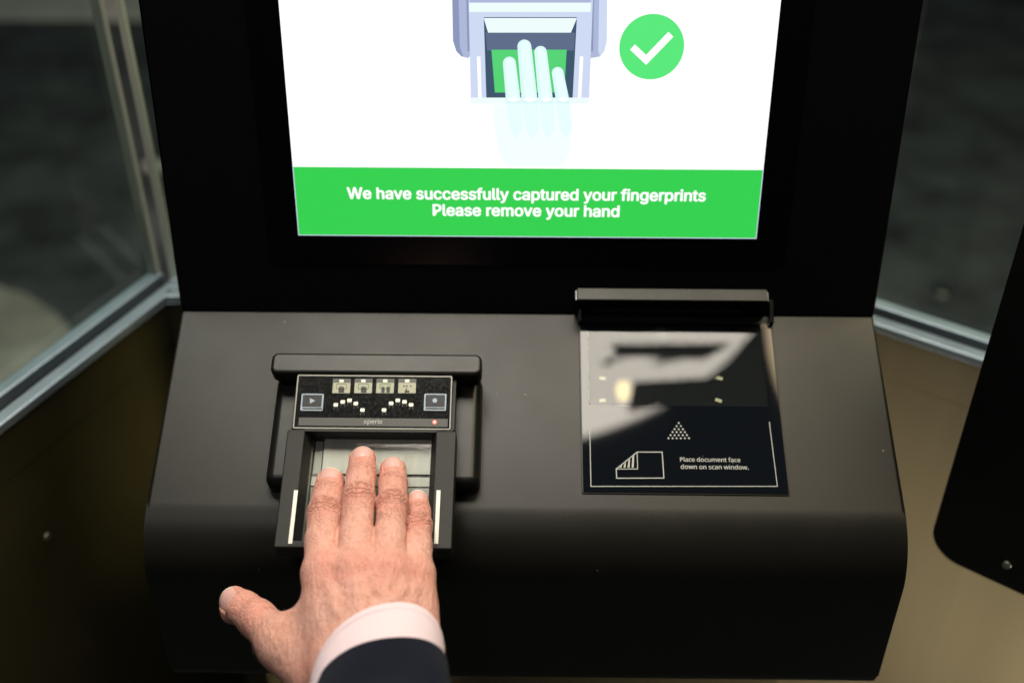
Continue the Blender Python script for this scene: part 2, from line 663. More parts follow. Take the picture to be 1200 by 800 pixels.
fpoly('drawn_display', [(549, -60), (695, -60), (692, 14), (550, 14)], 5, 'screen_pale')
fpoly('drawn_display_band', [(549, -40), (694, -40), (692.5, 3), (550, 3)], 6, 'screen_lav')
fpoly('drawn_well', [(567, 20), (676, 20), (671, 114), (570, 114)], 6, 'screen_ink')
fpoly('drawn_well_back', [(569, 38), (674, 38), (672.5, 59), (571, 59)], 7, 'screen_ink_mid')
fpoly('drawn_well_glare', [(567, 21), (676, 21), (669, 38), (572, 38)], 8, 'screen_pale')
fpoly('drawn_platen', [(576, 58), (664, 58), (661, 108), (580, 108)], 8, 'screen_platen')
fpoly('drawn_light_strip', [(559, 66), (563, 66), (564.5, 114), (560.5, 114)], 8, 'screen_white')
fpoly('drawn_light_strip', [(679.5, 66), (683.5, 66), (681, 114), (677, 114)], 8, 'screen_white')
fpoly('drawn_palm', [(578, 124), (590, 121), (669, 121), (671, 150), (667, 180), (659, 194), (594, 194), (585, 180), (579, 150)], 9, 'screen_palm')


def finger_shape(x, top, xb, yb_, w):
    pts = []
    for i in range(9):
        a = math.pi * i / 8
        pts.append((x - w * math.cos(a), top + w - w * math.sin(a)))
    pts += [(xb + w * 1.15, yb_), (xb - w * 1.15, yb_)]
    return pts


for (x, t, xb, yb_, w) in ((597, 66, 602, 121, 7.6), (614.5, 46, 621, 121, 8.2), (633.5, 53.5, 640, 121, 7.4), (653.5, 78, 660, 121, 7)):
    fpoly('drawn_finger', finger_shape(x, t, xb, yb_, w), 11, 'screen_hand')
    fpoly('drawn_finger_light', finger_shape(x + .5, t + 2.2, xb, yb_ - 6, w * .62), 12, 'screen_hand_lit')
    fpoly('drawn_finger_root', [(xb - w * 1.15, 120.5), (xb + w * 1.15, 120.5), (xb + w * 1.1 + 2, 150), (xb + 3, 163), (xb - w * .9 + 2, 150)], 10, 'screen_knuckle')
    fpoly('drawn_knuckle', [(xb - w, 116), (xb, 113), (xb + w, 116), (xb, 119)], 13, 'screen_white')

# ================================================================== FINGERPRINT SCANNER
fps = thing('fingerprint_scanner', 'black fingerprint scanner set into the console under the hand', 'scanner', M_CON.copy())
NT = 28.                                        # height of the device top
CXM = -94.2
# cradle moulding
a, b = K(317, 412, 33), K(566, 412, 33)
e = K(317, 437, 33)
HX0, HX1 = a[0] + 1, b[0] - .5
HYB, HYF = a[1], e[1]
pillow('hood', HX0, HX1, HYF, HYB, 4.5, 22, 33, 2.6, 'moulded_black', fps)
pillow('hood_base', HX0 + 1.2, HX1 - 1.2, HYF + 2.0, HYB - 1, 4, -1, 22.3, .3, 'moulded_black', fps)
LO = 66.5
for s in (-1, 1):
    x0, x1 = sorted((CXM + s * 40, CXM + s * LO))
    y0 = K(318, 573, 6)[1]
    pillow('side_rest', x0, x1, y0, HYF + 10, 6.5, -1, 15, 6.3, 'moulded_black', fps, rz=8)
# device body
BX0, BX1 = CXM - 52, CXM + 52
BYT, BYS, BYF = K(440, 440, NT)[1] + 12, K(440, 505, NT)[1], K(440, 643, NT)[1]
PX0, PX1 = CXM - 41, CXM + 39.5
PYT, PYF = K(440, 513, 20)[1], BYF + 4.5
slab('body', rrect(BX0 + 2, BX1 - 1.5, BYS + .3, BYT, 1.2), 2, NT, 'device_black', fps, bev=.8)
outer = rrect(BX0, BX1, BYF, BYS, 1.0, 2)
inner = rrect(PX0, PX1, PYF, PYT + .8, .6, 2)
fr = slab('platen_frame', outer, 14, NT + 1.2, 'device_black', fps, bev=.9, hole=inner)
slab('device_underside', rrect(BX0 + 3, BX1 - 3, BYF + 7, BYS, 2), -30, 14.2, 'device_black', fps)
# sloping inner cheeks of the frame
for s, xx in ((1, PX0), (-1, PX1)):
    bm = bmesh.new()
    q = [(xx - s * .05, NT + .6), (xx + s * 3.2, 20.2), (xx - s * .05, 20.2)]
    v0 = [bm.verts.new((x, PYF + .1, z)) for x, z in q]
    v1 = [bm.verts.new((x, PYT + .7, z)) for x, z in q]
    for i in range(3):
        j = (i + 1) % 3
        bm.faces.new((v0[i], v0[j], v1[j], v1[i]))
    bm.faces.new(v0)
    bm.faces.new(v1[::-1])
    link('frame_cheek', to_mesh(bm, 'frame_cheek'), 'device_black', fps)
for px in (346, 514):
    a, b = K(px, 574, NT + 1.2), K(px - (5 if px < 400 else 3), 637, NT + 1.2)
    xm = (a[0] + b[0]) / 2
    box('light_strip', xm - 1.25, xm + 1.25, b[1], a[1], NT + 1, NT + 1.6, 'strip_white', fps, bev=.2)
# platen: clear block over pale optics
MATS['platen_glass'] = thin_glass('platen_glass', (.96, .97, .95), 1.55)
plat = box('platen', PX0 + .2, PX1 - .2, PYF + .1, PYT + .6, 19.4, 20, 'platen_glass', fps)
mat('optic_pale', (.38, .38, .38), .3, metal=.12, var=.5, vscale=38, aniso=(1, .12, 1), rvar=.08)
mat('optic_mid', (.27, .275, .275), .3, metal=.12, var=.15, vscale=60, aniso=(1, .2, 1))
mat('optic_dark', (.17, .175, .175), .25, metal=.5, var=.2, vscale=60)
yy = [K(440, q, 15)[1] for q in (512, 556, 558.5, 570, 596, 640)]
hts = (16.0, 14.6, 15.4, 14.6, 15.6)
for i, mm in enumerate(('optic_pale', 'optic_dark', 'optic_pale', 'optic_mid', 'optic_pale')):
    box('prism_facet', PX0 + (10 if i == 0 else 4), PX1 - 1.2, max(yy[i + 1], PYF + .3), yy[i] - .02, 9, hts[i], mm, plat, bev=.25)
box('prism_side', PX0 + .4, PX0 + 3.6, PYF + .3, PYT, 9, 16.8, 'optic_mid', plat, bev=.3)
box('prism_side', PX0 + 4.2, PX0 + 9.4, yy[1], PYT - .1, 9, 14.6, 'optic_mid', plat, bev=.3)
box('device_floor', PX0 - 1, PX1 + 1, PYF - .5, PYT + .5, 6, 9.2, 'cavity', fps)

# control panel
cpn = NT + .5
cpix = [(349, 442), (531.5, 442), (528.5, 503), (345.5, 503)]
q = np.array(pts2(K, cpix, cpn))
cx0, cx1, cy0, cy1 = q[:, 0].min() + .3, q[:, 0].max() - .3, q[2:, 1].mean(), q[:2, 1].mean()
panel = slab('control_panel', rrect(cx0, cx1, cy0, cy1, .8), NT - 4, cpn, 'panel_black', fps, smooth=None)
stroke('panel_border', rrect(cx0 + .6, cx1 - .6, cy0 + .6, cy1 - .6, .7, 3), .75, cpn - .1, cpn + .12, 'print_silver', panel, closed=True)

ym = (cy0 + cy1) / 2
tilt = Matrix.Translation((0, ym / 1000, (cpn + 1.6) / 1000)) @ Matrix.Rotation(math.radians(5.5), 4, 'X') @ Matrix.Translation((0, -ym / 1000, -cpn / 1000))
panel.matrix_local = tilt


def cp(zx, zy):
    """pixel of the 6x enlarged panel crop -> panel mm"""
    return tuple(K(340 + zx / 6, 430 + zy / 6, cpn)[:2])


def crect(x0, y0, x1, y1):
    a, b = cp(x0, y0), cp(x1, y1)
    c_, d = cp(x1, y0), cp(x0, y1)
    return (a[0] + d[0]) / 2, (b[0] + c_[0]) / 2, (b[1] + d[1]) / 2, (a[1] + c_[1]) / 2


r = crect(60, 362, 1108, 416)
box('brand_band', r[0], r[1], r[2], r[3], cpn - .1, cpn + .06, 'print_grey', panel)
a, b = cp(517, 400), cp(648, 400)
lettering('brand_text', 'xperix', a[0], b[0], a[1] + .1, cpn + .06, 'print_white', panel, bold=.012, depth=.06, font=HUMAN)
for i, x in enumerate((302, 455, 608, 762)):
    r = crect(x, 97, x + 126, 195)
    tab = slab('mode_icon', rrect(*r, .5, 3), cpn - .1, cpn + .06, 'icon_grey', panel, smooth=None)
    r2 = crect(x + 2, 124, x + 124, 193)
    slab('mode_icon_face', rrect(*r2, .3, 2), cpn, cpn + .1, 'icon_cream', panel, smooth=None)
    r3 = crect(x + 48, 102, x + 80, 121)
    slab('mode_lamp', rrect(*r3, .3, 2), cpn, cpn + .12, 'strip_white', panel, smooth=None)
    fr_ = crect(x + 28, 132, x + 98, 166)
    if i < 3:
        stroke('pictogram_frame', rrect(*fr_, .3, 1), .3, cpn + .08, cpn + .13, 'icon_dark', panel, closed=True)
    hands = {0: [(62, 1.)], 1: [(66, 1.)], 2: [(48, .6), (84, .6)], 3: [(62, .8)]}[i]
    for hx, hs in hands:
        r4 = crect(x + hx - 20 * hs, 160 if i < 3 else 176, x + hx + 20 * hs, 191)
        slab('pictogram_hand', rrect(*r4, .25, 1), cpn + .08, cpn + .15, 'icon_dark', panel, smooth=None)
        for k in range(4 if i < 3 else 1):
            fx = x + hx + (k - 1.5) * 10 * hs if i < 3 else x + hx - 4
            r5 = crect(fx - 4 * hs, 145 + abs(k - 1.4) * 4 if i < 3 else 158, fx + 4 * hs, 168 if i < 3 else 180)
            slab('pictogram_finger', rrect(*r5, .15, 1), cpn + .08, cpn + .15, 'icon_dark', panel, smooth=None)
    if i == 3:
        for fx in (42, 62, 88):
            c_ = cp(x + fx, 146)
            slab('pictogram_dot', disc(c_[0], c_[1], .55, 10), cpn + .08, cpn + .14, 'icon_dark', panel, smooth=None)
for (x, y) in ((323, 272), (372, 252), (420, 242), (464, 263), (510, 307), (662, 307), (712, 262), (759, 242), (806, 252), (852, 272)):
    r = crect(x - 16, y - 12, x + 16, y + 12)
    slab('finger_lamp', rrect(*r, .5, 3), cpn - .1, cpn + .12, 'strip_white', panel, smooth=None)
    a, b, c_, d = cp(x - 13, y + 34), cp(x - 13, y + 18), cp(x + 13, y + 18), cp(x + 13, y + 34)
    stroke('finger_outline', [a, b, c_, d], .25, cpn - .1, cpn + .05, 'print_grey', panel)
for x in (80, 943):
    r = crect(x, 198, x + 156, 312)
    key = slab('key', rrect(*r, .7, 4), cpn - .1, cpn + .3, 'key_blue', panel, smooth=None)
    r2 = crect(x + 11, 206, x + 146, 287)
    slab('key_face', rrect(*r2, .3, 2), cpn, cpn + .45, 'key_face', panel, smooth=None)
    r2 = crect(x + 9, 294, x + 147, 304)
    box('key_groove', *r2, cpn, cpn + .4, 'icon_dark', panel)
    if x < 500:
        slab('play_symbol', [cp(143, 228), cp(143, 265), cp(180, 246)], cpn, cpn + .55, 'key_blue', panel, smooth=None)
    else:
        c_ = cp(1019, 245)
        slab('record_symbol', disc(c_[0], c_[1], 1.5, 24), cpn, cpn + .55, 'key_blue', panel, smooth=None)
c_ = cp(1016, 389)
slab('power_led', disc(c_[0], c_[1], 1.55, 24), cpn, cpn + .2, 'led_red', panel, smooth=None)
slab('power_led_core', disc(c_[0], c_[1], .8, 20), cpn, cpn + .26, 'led_white', panel, smooth=None)

# ================================================================== DOCUMENT SCANNER
dsc = thing('document_scanner', 'document scanner with glossy black scan window and hood', 'scanner', M_CON.copy())
gp = np.array([K(681, 380, 1.5), K(906, 380, 1.5), K(921, 577, 1.5), K(682.5, 577, 1.5)])
gx0, gx1, gy0, gy1 = (gp[0, 0] + gp[3, 0]) / 2, (gp[1, 0] + gp[2, 0]) / 2, (gp[2, 1] + gp[3, 1]) / 2, -6.0
wx0, wx1 = K(690, 440, 1.5)[0], K(897, 440, 1.5)[0]
wy0, wy1 = K(790, 475, 1.5)[1], -8.
slab('surround', rrect(gx0 - .9, gx1 + .9, gy0 - .9, gy1, 1.2, 3), -1, .9, 'moulded_black', dsc, bev=.3,
     hole=rrect(gx0 + 1, gx1 - 1, gy0 + 1, gy1 - 1, .6, 3))
gl = slab('glass_plate', rrect(gx0, gx1, gy0, gy1, .8, 3), .2, 1.5, 'scan_print', dsc, smooth=None, hole=rrect(wx0, wx1, wy0, wy1, .2, 3))
box('scan_window', wx0, wx1, wy0, wy1, .9, 1.45, 'window_glass', gl)
box('window_well', wx0 - .5, wx1 + .5, wy0 - .5, wy1 + .5, .22, .45, 'cavity', gl)
for (x, y) in ((706, 443), (843, 443), (706, 469), (842, 469)):
    a = K(x, y, .5)
    rot = Matrix.Translation((a[0] / 1000, a[1] / 1000, .0005)) @ Matrix.Rotation(random.uniform(-.4, .4), 4, 'Z')
    box('well_lamp', -2.2, 2.2, -1.1, 1.1, 0, .2, 'led_amber', gl, matrix=rot)
a = K(775, 391, .6)
slab('camera_lens', disc(a[0], a[1], 5.5, 32), .4, .7, 'lens', gl, smooth=None)
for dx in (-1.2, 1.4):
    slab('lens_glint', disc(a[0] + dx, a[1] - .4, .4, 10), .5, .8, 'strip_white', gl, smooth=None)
stroke('guide_line', pts2(K, [(691, 494), (692.5, 569.5), (911, 569.5), (901.5, 494)], 1.6), .5, 1.45, 1.6, 'print_white', gl)


def dz(zx, zy):
    return tuple(K(690 + zx / 5, 480 + zy / 5, 1.6)[:2])


for row, yz in enumerate((77, 95, 113, 130, 148, 166)):
    for k in range(row + 1):
        xz = 527 + (k - row / 2) * 24
        c_ = dz(xz, yz)
        slab('arrow_dot', disc(c_[0], c_[1], .62, 14), 1.45, 1.6, 'print_white', gl, smooth=None)
stroke('page_outline', [dz(*q) for q in ((161, 346), (283, 247), (430, 247), (440, 399), (163, 400))], .6, 1.45, 1.6, 'print_white', gl, closed=True)
stroke('page_fold', [dz(*q) for q in ((161, 346), (286, 346), (283, 247))], .5, 1.45, 1.62, 'print_white', gl)
for i, (xz, yt) in enumerate(((186, 326), (209, 310), (233, 290), (257, 268))):
    slab('fold_stripe', [dz(xz - 6, 338), dz(xz + 6, 338), dz(xz + 9, yt - 4), dz(xz - 1, yt + 6)], 1.45, 1.6, 'print_white', gl, smooth=None)
for body, x0, x1, yz in (('Place document face', 536, 888, 304), ('down on scan window.', 540, 937, 347)):
    a, b = dz(x0, yz), dz(x1, yz)
    lettering('instruction_text', body, a[0], b[0], (a[1] + b[1]) / 2, 1.48, 'print_white', gl, bold=.012, depth=.12, font=HUMAN)
# hood
h0, h1 = K(676, 338, 23), K(899, 338, 23)
hf = K(790, 352, 23)[1]
hx0, hx1 = h0[0], h1[0]
tb = 8.0
slab('hood_cap', [(hx0, hf), (hx1, hf), (hx1, tb), (hx0, tb)], 20.3, 23, 'powder_coat', dsc, bev=.7)
slab('hood_body', [(hx0 - 1, hf + 1.2), (hx1 + 1, hf + 1.2), (hx1 + 1, tb - .5), (hx0 - 1, tb - .5)], -1, 20.4, 'gloss_black', dsc, bev=.3)
box('hood_sensor_bar', hx0 + 12, hx1 - 16, hf - .2, hf + 2, 7.5, 9.6, 'moulded_black', dsc, bev=.3)
for x in (gx0 - 1.6, gx1 - 1.0):
    slab('hood_cheek', [(x, hf - 6), (x + 2.6, hf - 6), (x + 2.6, tb - .6), (x, tb - .6)], -1, lambda px, py: 11 if py > hf else 6, 'moulded_black', dsc, bev=.5)

# ================================================================== GLASS BARRIERS
RZ = .90


def barrier(pA, pB, label, panel_mat, ztop=2.0, screw_px=None):
    """pA, pB: plan ends of the outer rail edge seen from the user, A at the left; user side = right-hand side of A->B"""
    A, B = Vector((*pA, 0)), Vector((*pB, 0))
    d = (B - A).normalized()
    nrm = Vector((d.y, -d.x, 0))            # towards the user
    L = (B - A).length
    m = Matrix.Translation(A) @ Matrix((( d.x, -nrm.x, 0, 0), (d.y, -nrm.y, 0, 0), (0, 0, 1, 0), (0, 0, 0, 1)))
    t = thing('glass_barrier', label, 'barrier', m)
    # local: x along, y away from the user, z up
    box('outer_rail', 0, L, -.0125, 0, RZ - .05, RZ, 'rail_metal', t, bev=.0015, sc=1)
    box('inner_rail', 0, L, -.036, -.0235, RZ - .010, RZ - .002, 'rail_metal', t, bev=.0015, sc=1)
    box('gasket', 0, L, -.0340, -.0124, RZ - .05, RZ - .0102, 'gasket', t, sc=1)
    box('lower_panel', 0, L, -.0345, -.0265, .03, RZ - .0505, panel_mat, t, bev=.001, sc=1)
    box('panel_lip', 0, L, -.0348, -.0341, RZ - .0507, RZ - .0101, panel_mat, t, sc=1)
    box('foot_rail', 0, L, -.045, -.002, 0, .032, 'rail_metal', t, bev=.002, sc=1)
    g = box('glass_pane', .006, L - .006, -.010, -.002, RZ - .03, ztop, 'barrier_glass', t, sc=1)
    return t, m


a0, a1 = UZ(-160, 567, RZ), UZ(178, 316, RZ)
a0 = a1 + (a0 - a1) / np.linalg.norm((a0 - a1)[:2]) * .75
dirL = (a1 - a0)[:2]
bl, mL = barrier(a0[:2], a1[:2], 'glass barrier with black lower panel meeting a corner at the pale floor strip', 'dark_panel')
Llen = float(np.linalg.norm(dirL))
# polished end of the pane at the corner
box('pane_edge', Llen - .006, Llen - .001, -.0105, -.0015, RZ - .03, 2.0, 'glass_edge', bl, sc=1)
b0 = a1[:2] + np.array([.019, -.004])
bb, mB = barrier(b0, b0 + np.array([.105, .006]), 'short glass barrier between the corner and the back of the kiosk', 'dark_panel')
box('pane_edge', .001, .006, -.0105, -.0015, RZ - .03, 2.0, 'glass_edge', bb, sc=1)
sc_ = slab('screw_head', disc(0, 0, 3.2, 20), -1, 1.2, 'screw', bl, bev=.4)
# where the pixel ray meets the left lower panel
d = Vector(ray(55, 628))
mi = mL.inverted()
o_l, d_l = mi @ Vector(CAM), mi.to_3x3() @ d
tt = (-.0346 - o_l.y) / d_l.y
hit = o_l + d_l * tt
sc_.matrix_local = Matrix.Translation(hit) @ Matrix.Rotation(math.pi / 2, 4, 'X')
c0, c1 = UZ(1010, 343, RZ), UZ(1165, 393, RZ)
dv = (c1 - c0)[:2]
dv /= np.linalg.norm(dv)
br, mR = barrier(c0[:2], c0[:2] + dv * .75, 'glass barrier with metal lower panel coloured with a warm tan reflection behind the black gate leaf', 'warm_reflect_panel')

# ================================================================== GATE LEAF
GZ = .82
g0, g1 = UZ(1130, 665, GZ), UZ(1200, 697, GZ)
gd = (g1 - g0)[:2]
gd /= np.linalg.norm(gd)
g0 = g0[:2] - gd * .028
mG = Matrix(((gd[0], 0, gd[1], g0[0]), (gd[1], 0, -gd[0], g0[1]), (0, 1, 0, GZ), (0, 0, 0, 1)))
gate = thing('gate_leaf', 'black rounded gate leaf with a small silver screw beside the kiosk', 'gate', mG)
leaf = slab('leaf_panel', rrect(0, 460, 0, 640, 24, 10), -12, 0, 'leaf_black', gate, bev=1.5)
d = Vector(ray(1180, 661))
mi = mG.inverted()
o_l, d_l = mi @ Vector(CAM), mi.to_3x3() @ d
hit = o_l + d_l * (-o_l.z / d_l.z)
s2 = slab('screw_head', disc(hit.x * 1000, hit.y * 1000, 3.0, 20), -.5, 1.6, 'screw', gate, bev=.5)
box('hinge_post', 461, 500, -820, 700, -26, 14, 'leaf_black', gate, bev=3)
for yh in (120, 520):
    box('hinge', 440, 463, yh, yh + 60, -4, 8, 'screw', gate, bev=2)

# ================================================================== PERSON: HAND, CUFF, SLEEVE
person = thing('person', "person's right hand laid flat on the fingerprint scanner, pink shirt cuff and navy jacket sleeve", 'person', M_CON.copy())
PL = 20.0                                   # platen height

# finger chains: (px, py, n, r)
CH = {
    'index': [(387, 564, 27.8, 8.6), (384.5, 580, 31.5, 9.2), (380.5, 602, 38.5, 10.2), (378, 634, 47, 9.9), (380, 672, 54, 12.6)],
    'middle': [(425, 538, 27.8, 8.1), (423.5, 556, 31.5, 8.5), (420, 584, 40, 9.6), (417.5, 628, 50, 9.4), (416, 674, 59, 13.2)],
    'ring': [(460.5, 550, 27.6, 7.9), (460.5, 567, 31.5, 8.3), (460, 591, 39.5, 9.0), (457, 628, 49, 8.8), (455, 674, 58, 12.6)],
    'little': [(489.5, 586.5, 27.0, 6.5), (490.5, 600, 29.5, 6.9), (490.5, 616, 35, 7.8), (489, 640, 42, 8.2), (487, 674, 49, 10.9)],
    'thumb': [(274.5, 703, 24, 8.2), (286, 712.5, 27, 9.6), (301, 724.5, 31, 10.8), (329, 750, 42, 12.0), (372, 796, 54, 14)],
}
CJ = {k: np.array([[*K(x, y, n), r] for x, y, n, r in v]) for k, v in CH.items()}
for k in CJ:
    CJ[k][:, 2] = [q[2] for q in CH[k]]
ZS = 1.12                                   # fingers a little wider than thick


def PJ(x, y, n):
    q = K(x, y, n)
    return np.array([q[0], q[1], n])


h = 0.9
lo = np.array([-186., -345., -8.])
hi = np.array([-34., -106., 128.])
dims = np.ceil((hi - lo) / h).astype(int) + 1
ax = [lo[i] + h * np.arange(dims[i]) for i in range(3)]
X, Y, Z = np.meshgrid(*[a.astype(np.float32) for a in ax], indexing='ij')


def cap(a, b, ra, rb, zs=ZS):
    """distance to a tapered capsule, evaluated only near it"""
    a = np.array(a[:3], float)
    b = np.array(b[:3], float)
    out = np.full(X.shape, 40., np.float32)
    m_ = max(ra, rb) + 16
    i0 = [max(0, int((min(a[i], b[i]) - m_ - lo[i]) / h)) for i in range(3)]
    i1 = [min(dims[i], int((max(a[i], b[i]) + m_ - lo[i]) / h) + 2) for i in range(3)]
    sl = tuple(slice(i0[i], i1[i]) for i in range(3))
    px, py, pz = X[sl] - a[0], Y[sl] - a[1], (Z[sl] - a[2]) * zs
    d = b - a
    d[2] *= zs
    L2 = d @ d + 1e-9
    t = np.clip((px * d[0] + py * d[1] + pz * d[2]) / L2, 0, 1)
    dd = np.sqrt((px - t * d[0]) ** 2 + (py - t * d[1]) ** 2 + (pz - t * d[2]) ** 2)
    out[sl] = dd - (ra + (rb - ra) * t)
    return out


def smin(a, b, k):
    hh = np.clip(.5 + .5 * (b - a) / k, 0, 1)
    return b + (a - b) * hh - k * hh * (1 - hh)


fing = {}
for k, J in CJ.items():
    d = None
    for i in range(4):
        c_ = cap(J[i], J[i + 1], J[i][3], J[i + 1][3] * (1. if i < 3 else .92))
        d = c_ if d is None else smin(d, c_, 3.)
    # knuckle pads on the back of the middle joint
    j = J[2]
    d = smin(d, cap(j + [0, 0, j[3] * .42, 0], j + [0, 0, j[3] * .42, 0], j[3] * .62, j[3] * .62), 5.)
    # finger pulp
    j = J[0]
    d = smin(d, cap(j + [0, -3, -1.5, 0], j + [0, -6, -1.5, 0], j[3] * .9, j[3] * .9), 3.)
    fing[k] = d
# palm
palm = None
mets = [
    (CJ['index'][4], PJ(400, 784, 67), 13.0, 14.5), (CJ['middle'][4], PJ(424, 788, 72), 13.4, 15.5),
    (CJ['ring'][4], PJ(455, 786, 70), 13.0, 15), (CJ['little'][4], PJ(483, 770, 63), 11.3, 14),
]
for a, b, ra, rb in mets:
    c_ = cap(a, b, ra, rb)
    palm = c_ if palm is None else smin(palm, c_, 9.)
# thenar mass, first web, heel of the hand
palm = smin(palm, cap(CJ['thumb'][3], PJ(392, 735, 55), 10.5, 12.5), 13.)
palm = smin(palm, cap(PJ(343, 762, 45), PJ(402, 802, 60), 13.5, 15.5), 14.)
palm = smin(palm, cap(PJ(486, 720, 46), PJ(478, 782, 60), 12, 15.5), 9.)
palm = smin(palm, cap(PJ(430, 690, 46), PJ(435, 782, 60), 13, 17), 9.)
# wrist and forearm
ADIR = np.array([.05, -math.cos(math.radians(CON_A)), math.sin(math.radians(CON_A))])
ADIR /= np.linalg.norm(ADIR)
for px in (416, 454):
    w0 = PJ(px, 796, 69)
    palm = smin(palm, cap(w0, w0 + ADIR * 45, 16.5, 16), 12.)
# knuckle heads and tendons
for nm, up_, rr in (('index', 4.5, 8.4), ('middle', 5.2, 8.8), ('ring', 4.8, 8.4), ('little', 3.9, 7.6)):
    j = CJ[nm][4]
    palm = smin(palm, cap(j + [0, 0, up_, 0], j + [0, -6, up_ + 1, 0], rr, rr * .85), 5.)


def top_of(pa, x, y):
    """point of the surface seen at a photo pixel"""
    n_ = 66.
    for _ in range(8):
        q = PJ(x, y, n_)
        i_, j_ = int(round((q[0] - lo[0]) / h)), int(round((q[1] - lo[1]) / h))
        colm = pa[i_, j_]
        k_ = np.nonzero(colm < 0)[0]
        n_ = ax[2][k_[-1]] if len(k_) else n_
    return PJ(x, y, n_)


base_palm = palm
for pix in ([(384, 684), (396, 718)], [(417, 684), (422, 715)], [(453, 684), (450, 716)], [(484, 690), (478, 722)]):
    a2, b2 = top_of(base_palm, *pix[0]), top_of(base_palm, *pix[1])
    palm = smin(palm, cap(a2 - [0, 0, 1.35], b2 - [0, 0, 1.5], 2.1, 1.9, 1.), 4.5)
# veins
for pix in ([(436, 674), (443, 690), (460, 704), (466, 724)],
            [(472, 680), (473, 692), (460, 704)]):
    for (xa, ya), (xb, yb2) in zip(pix[:-1], pix[1:]):
        palm = smin(palm, cap(top_of(base_palm, xa, ya) - [0, 0, .5], top_of(base_palm, xb, yb2) - [0, 0, 1.3], 1.2, 1.2, 1.), 3.5)
fmin = None
for k in ('index', 'middle', 'ring', 'little'):
    fmin = fing[k] if fmin is None else smin(fmin, fing[k], .5)
palm = smin(palm, cap(PJ(348, 737, 44), PJ(380, 712, 52), 8.0, 10.5), 9.)
D = smin(fmin, palm, 3.6)
D = smin(D, fing['thumb'], 8.)
# pads pressed flat on the platen
flat = (PL + .05 - Z) + np.where(Y < PYF - 4, -60., 0).astype(np.float32)
D = -smin(-D, -flat, 1.5)


def surface_nets(D):
    ins = D < 0
    nx, ny, nz = D.shape
    cs = np.zeros((nx - 1, ny - 1, nz - 1), np.int8)
    for i in (0, 1):
        for j in (0, 1):
            for k in (0, 1):
                cs += ins[i:nx - 1 + i, j:ny - 1 + j, k:nz - 1 + k]
    act = (cs > 0) & (cs < 8)
    idx = -np.ones(act.shape, np.int64)
    cells = np.argwhere(act)
    idx[act] = np.arange(len(cells))
    acc = np.zeros((len(cells), 3))
    cnt = np.zeros(len(cells))
    corners = [np.array((i, j, k)) for i in (0, 1) for j in (0, 1) for k in (0, 1)]
    for ca in corners:
        for axx in range(3):
            if ca[axx] == 1:
                continue
            cb = ca.copy()
            cb[axx] = 1
            pa, pb = cells + ca, cells + cb
            da = D[pa[:, 0], pa[:, 1], pa[:, 2]]
            db = D[pb[:, 0], pb[:, 1], pb[:, 2]]
            cr = (da < 0) != (db < 0)
            t = np.where(cr, da / np.where(cr, da - db, 1), 0)
            pt = pa + t[:, None] * (cb - ca)
            acc[cr] += pt[cr]
            cnt[cr] += 1
    V = lo + h * acc / cnt[:, None]
    faces = []
    for axx in range(3):
        s0 = [slice(None)] * 3
        s1 = [slice(None)] * 3
        s0[axx] = slice(0, -1)
        s1[axx] = slice(1, None)
        a_, b_ = ins[tuple(s0)], ins[tuple(s1)]
        e = np.argwhere(a_ != b_)
        o1, o2 = [(1, 2), (2, 0), (0, 1)][axx]
        ok = (e[:, o1] > 0) & (e[:, o2] > 0) & (e[:, o1] < D.shape[o1] - 1) & (e[:, o2] < D.shape[o2] - 1)
        e = e[ok]
        flip = ~a_[tuple(e.T)]

        def at(d1, d2):
            q = e.copy()
            q[:, o1] -= d1
            q[:, o2] -= d2
            return idx[q[:, 0], q[:, 1], q[:, 2]]
        f = np.stack([at(1, 1), at(0, 1), at(0, 0), at(1, 0)], 1)
        f[flip] = f[flip][:, ::-1]
        faces.append(f)
    return V, np.concatenate(faces)


V, FC = surface_nets(D)
# light smoothing of the surface
E2 = np.concatenate([FC[:, [0, 1]], FC[:, [1, 2]], FC[:, [2, 3]], FC[:, [3, 0]]])
for it in range(4):
    sm = np.zeros_like(V)
    ct = np.zeros(len(V))
    np.add.at(sm, E2[:, 0], V[E2[:, 1]])
    np.add.at(ct, E2[:, 0], 1)
    np.add.at(sm, E2[:, 1], V[E2[:, 0]])
    np.add.at(ct, E2[:, 1], 1)
    V = V + (.5 if it % 2 == 0 else -.46) * (sm / ct[:, None] - V)

NAILS = {'index': (12.4, 9.8, -3.2, (-.05, .1, 1)), 'middle': (12.6, 10.2, -3.2, (0, .1, 1)), 'ring': (11.8, 9.8, -3.2, (.05, .1, 1)),
         'little': (9.4, 8., -2.8, (.1, .1, 1)), 'thumb': (13.5, 12.5, -5.0, (-.42, -.15, .9))}


def nail_axes(key):
    J = CJ[key]
    tip, dip = J[0][:3], J[1][:3]
    ax_ = tip - dip
    ax_ /= np.linalg.norm(ax_)
    sd = np.array(NAILS[key][3], float)
    sd -= ax_ * (sd @ ax_)
    sd /= np.linalg.norm(sd)
    return tip, ax_, sd, np.cross(ax_, sd)


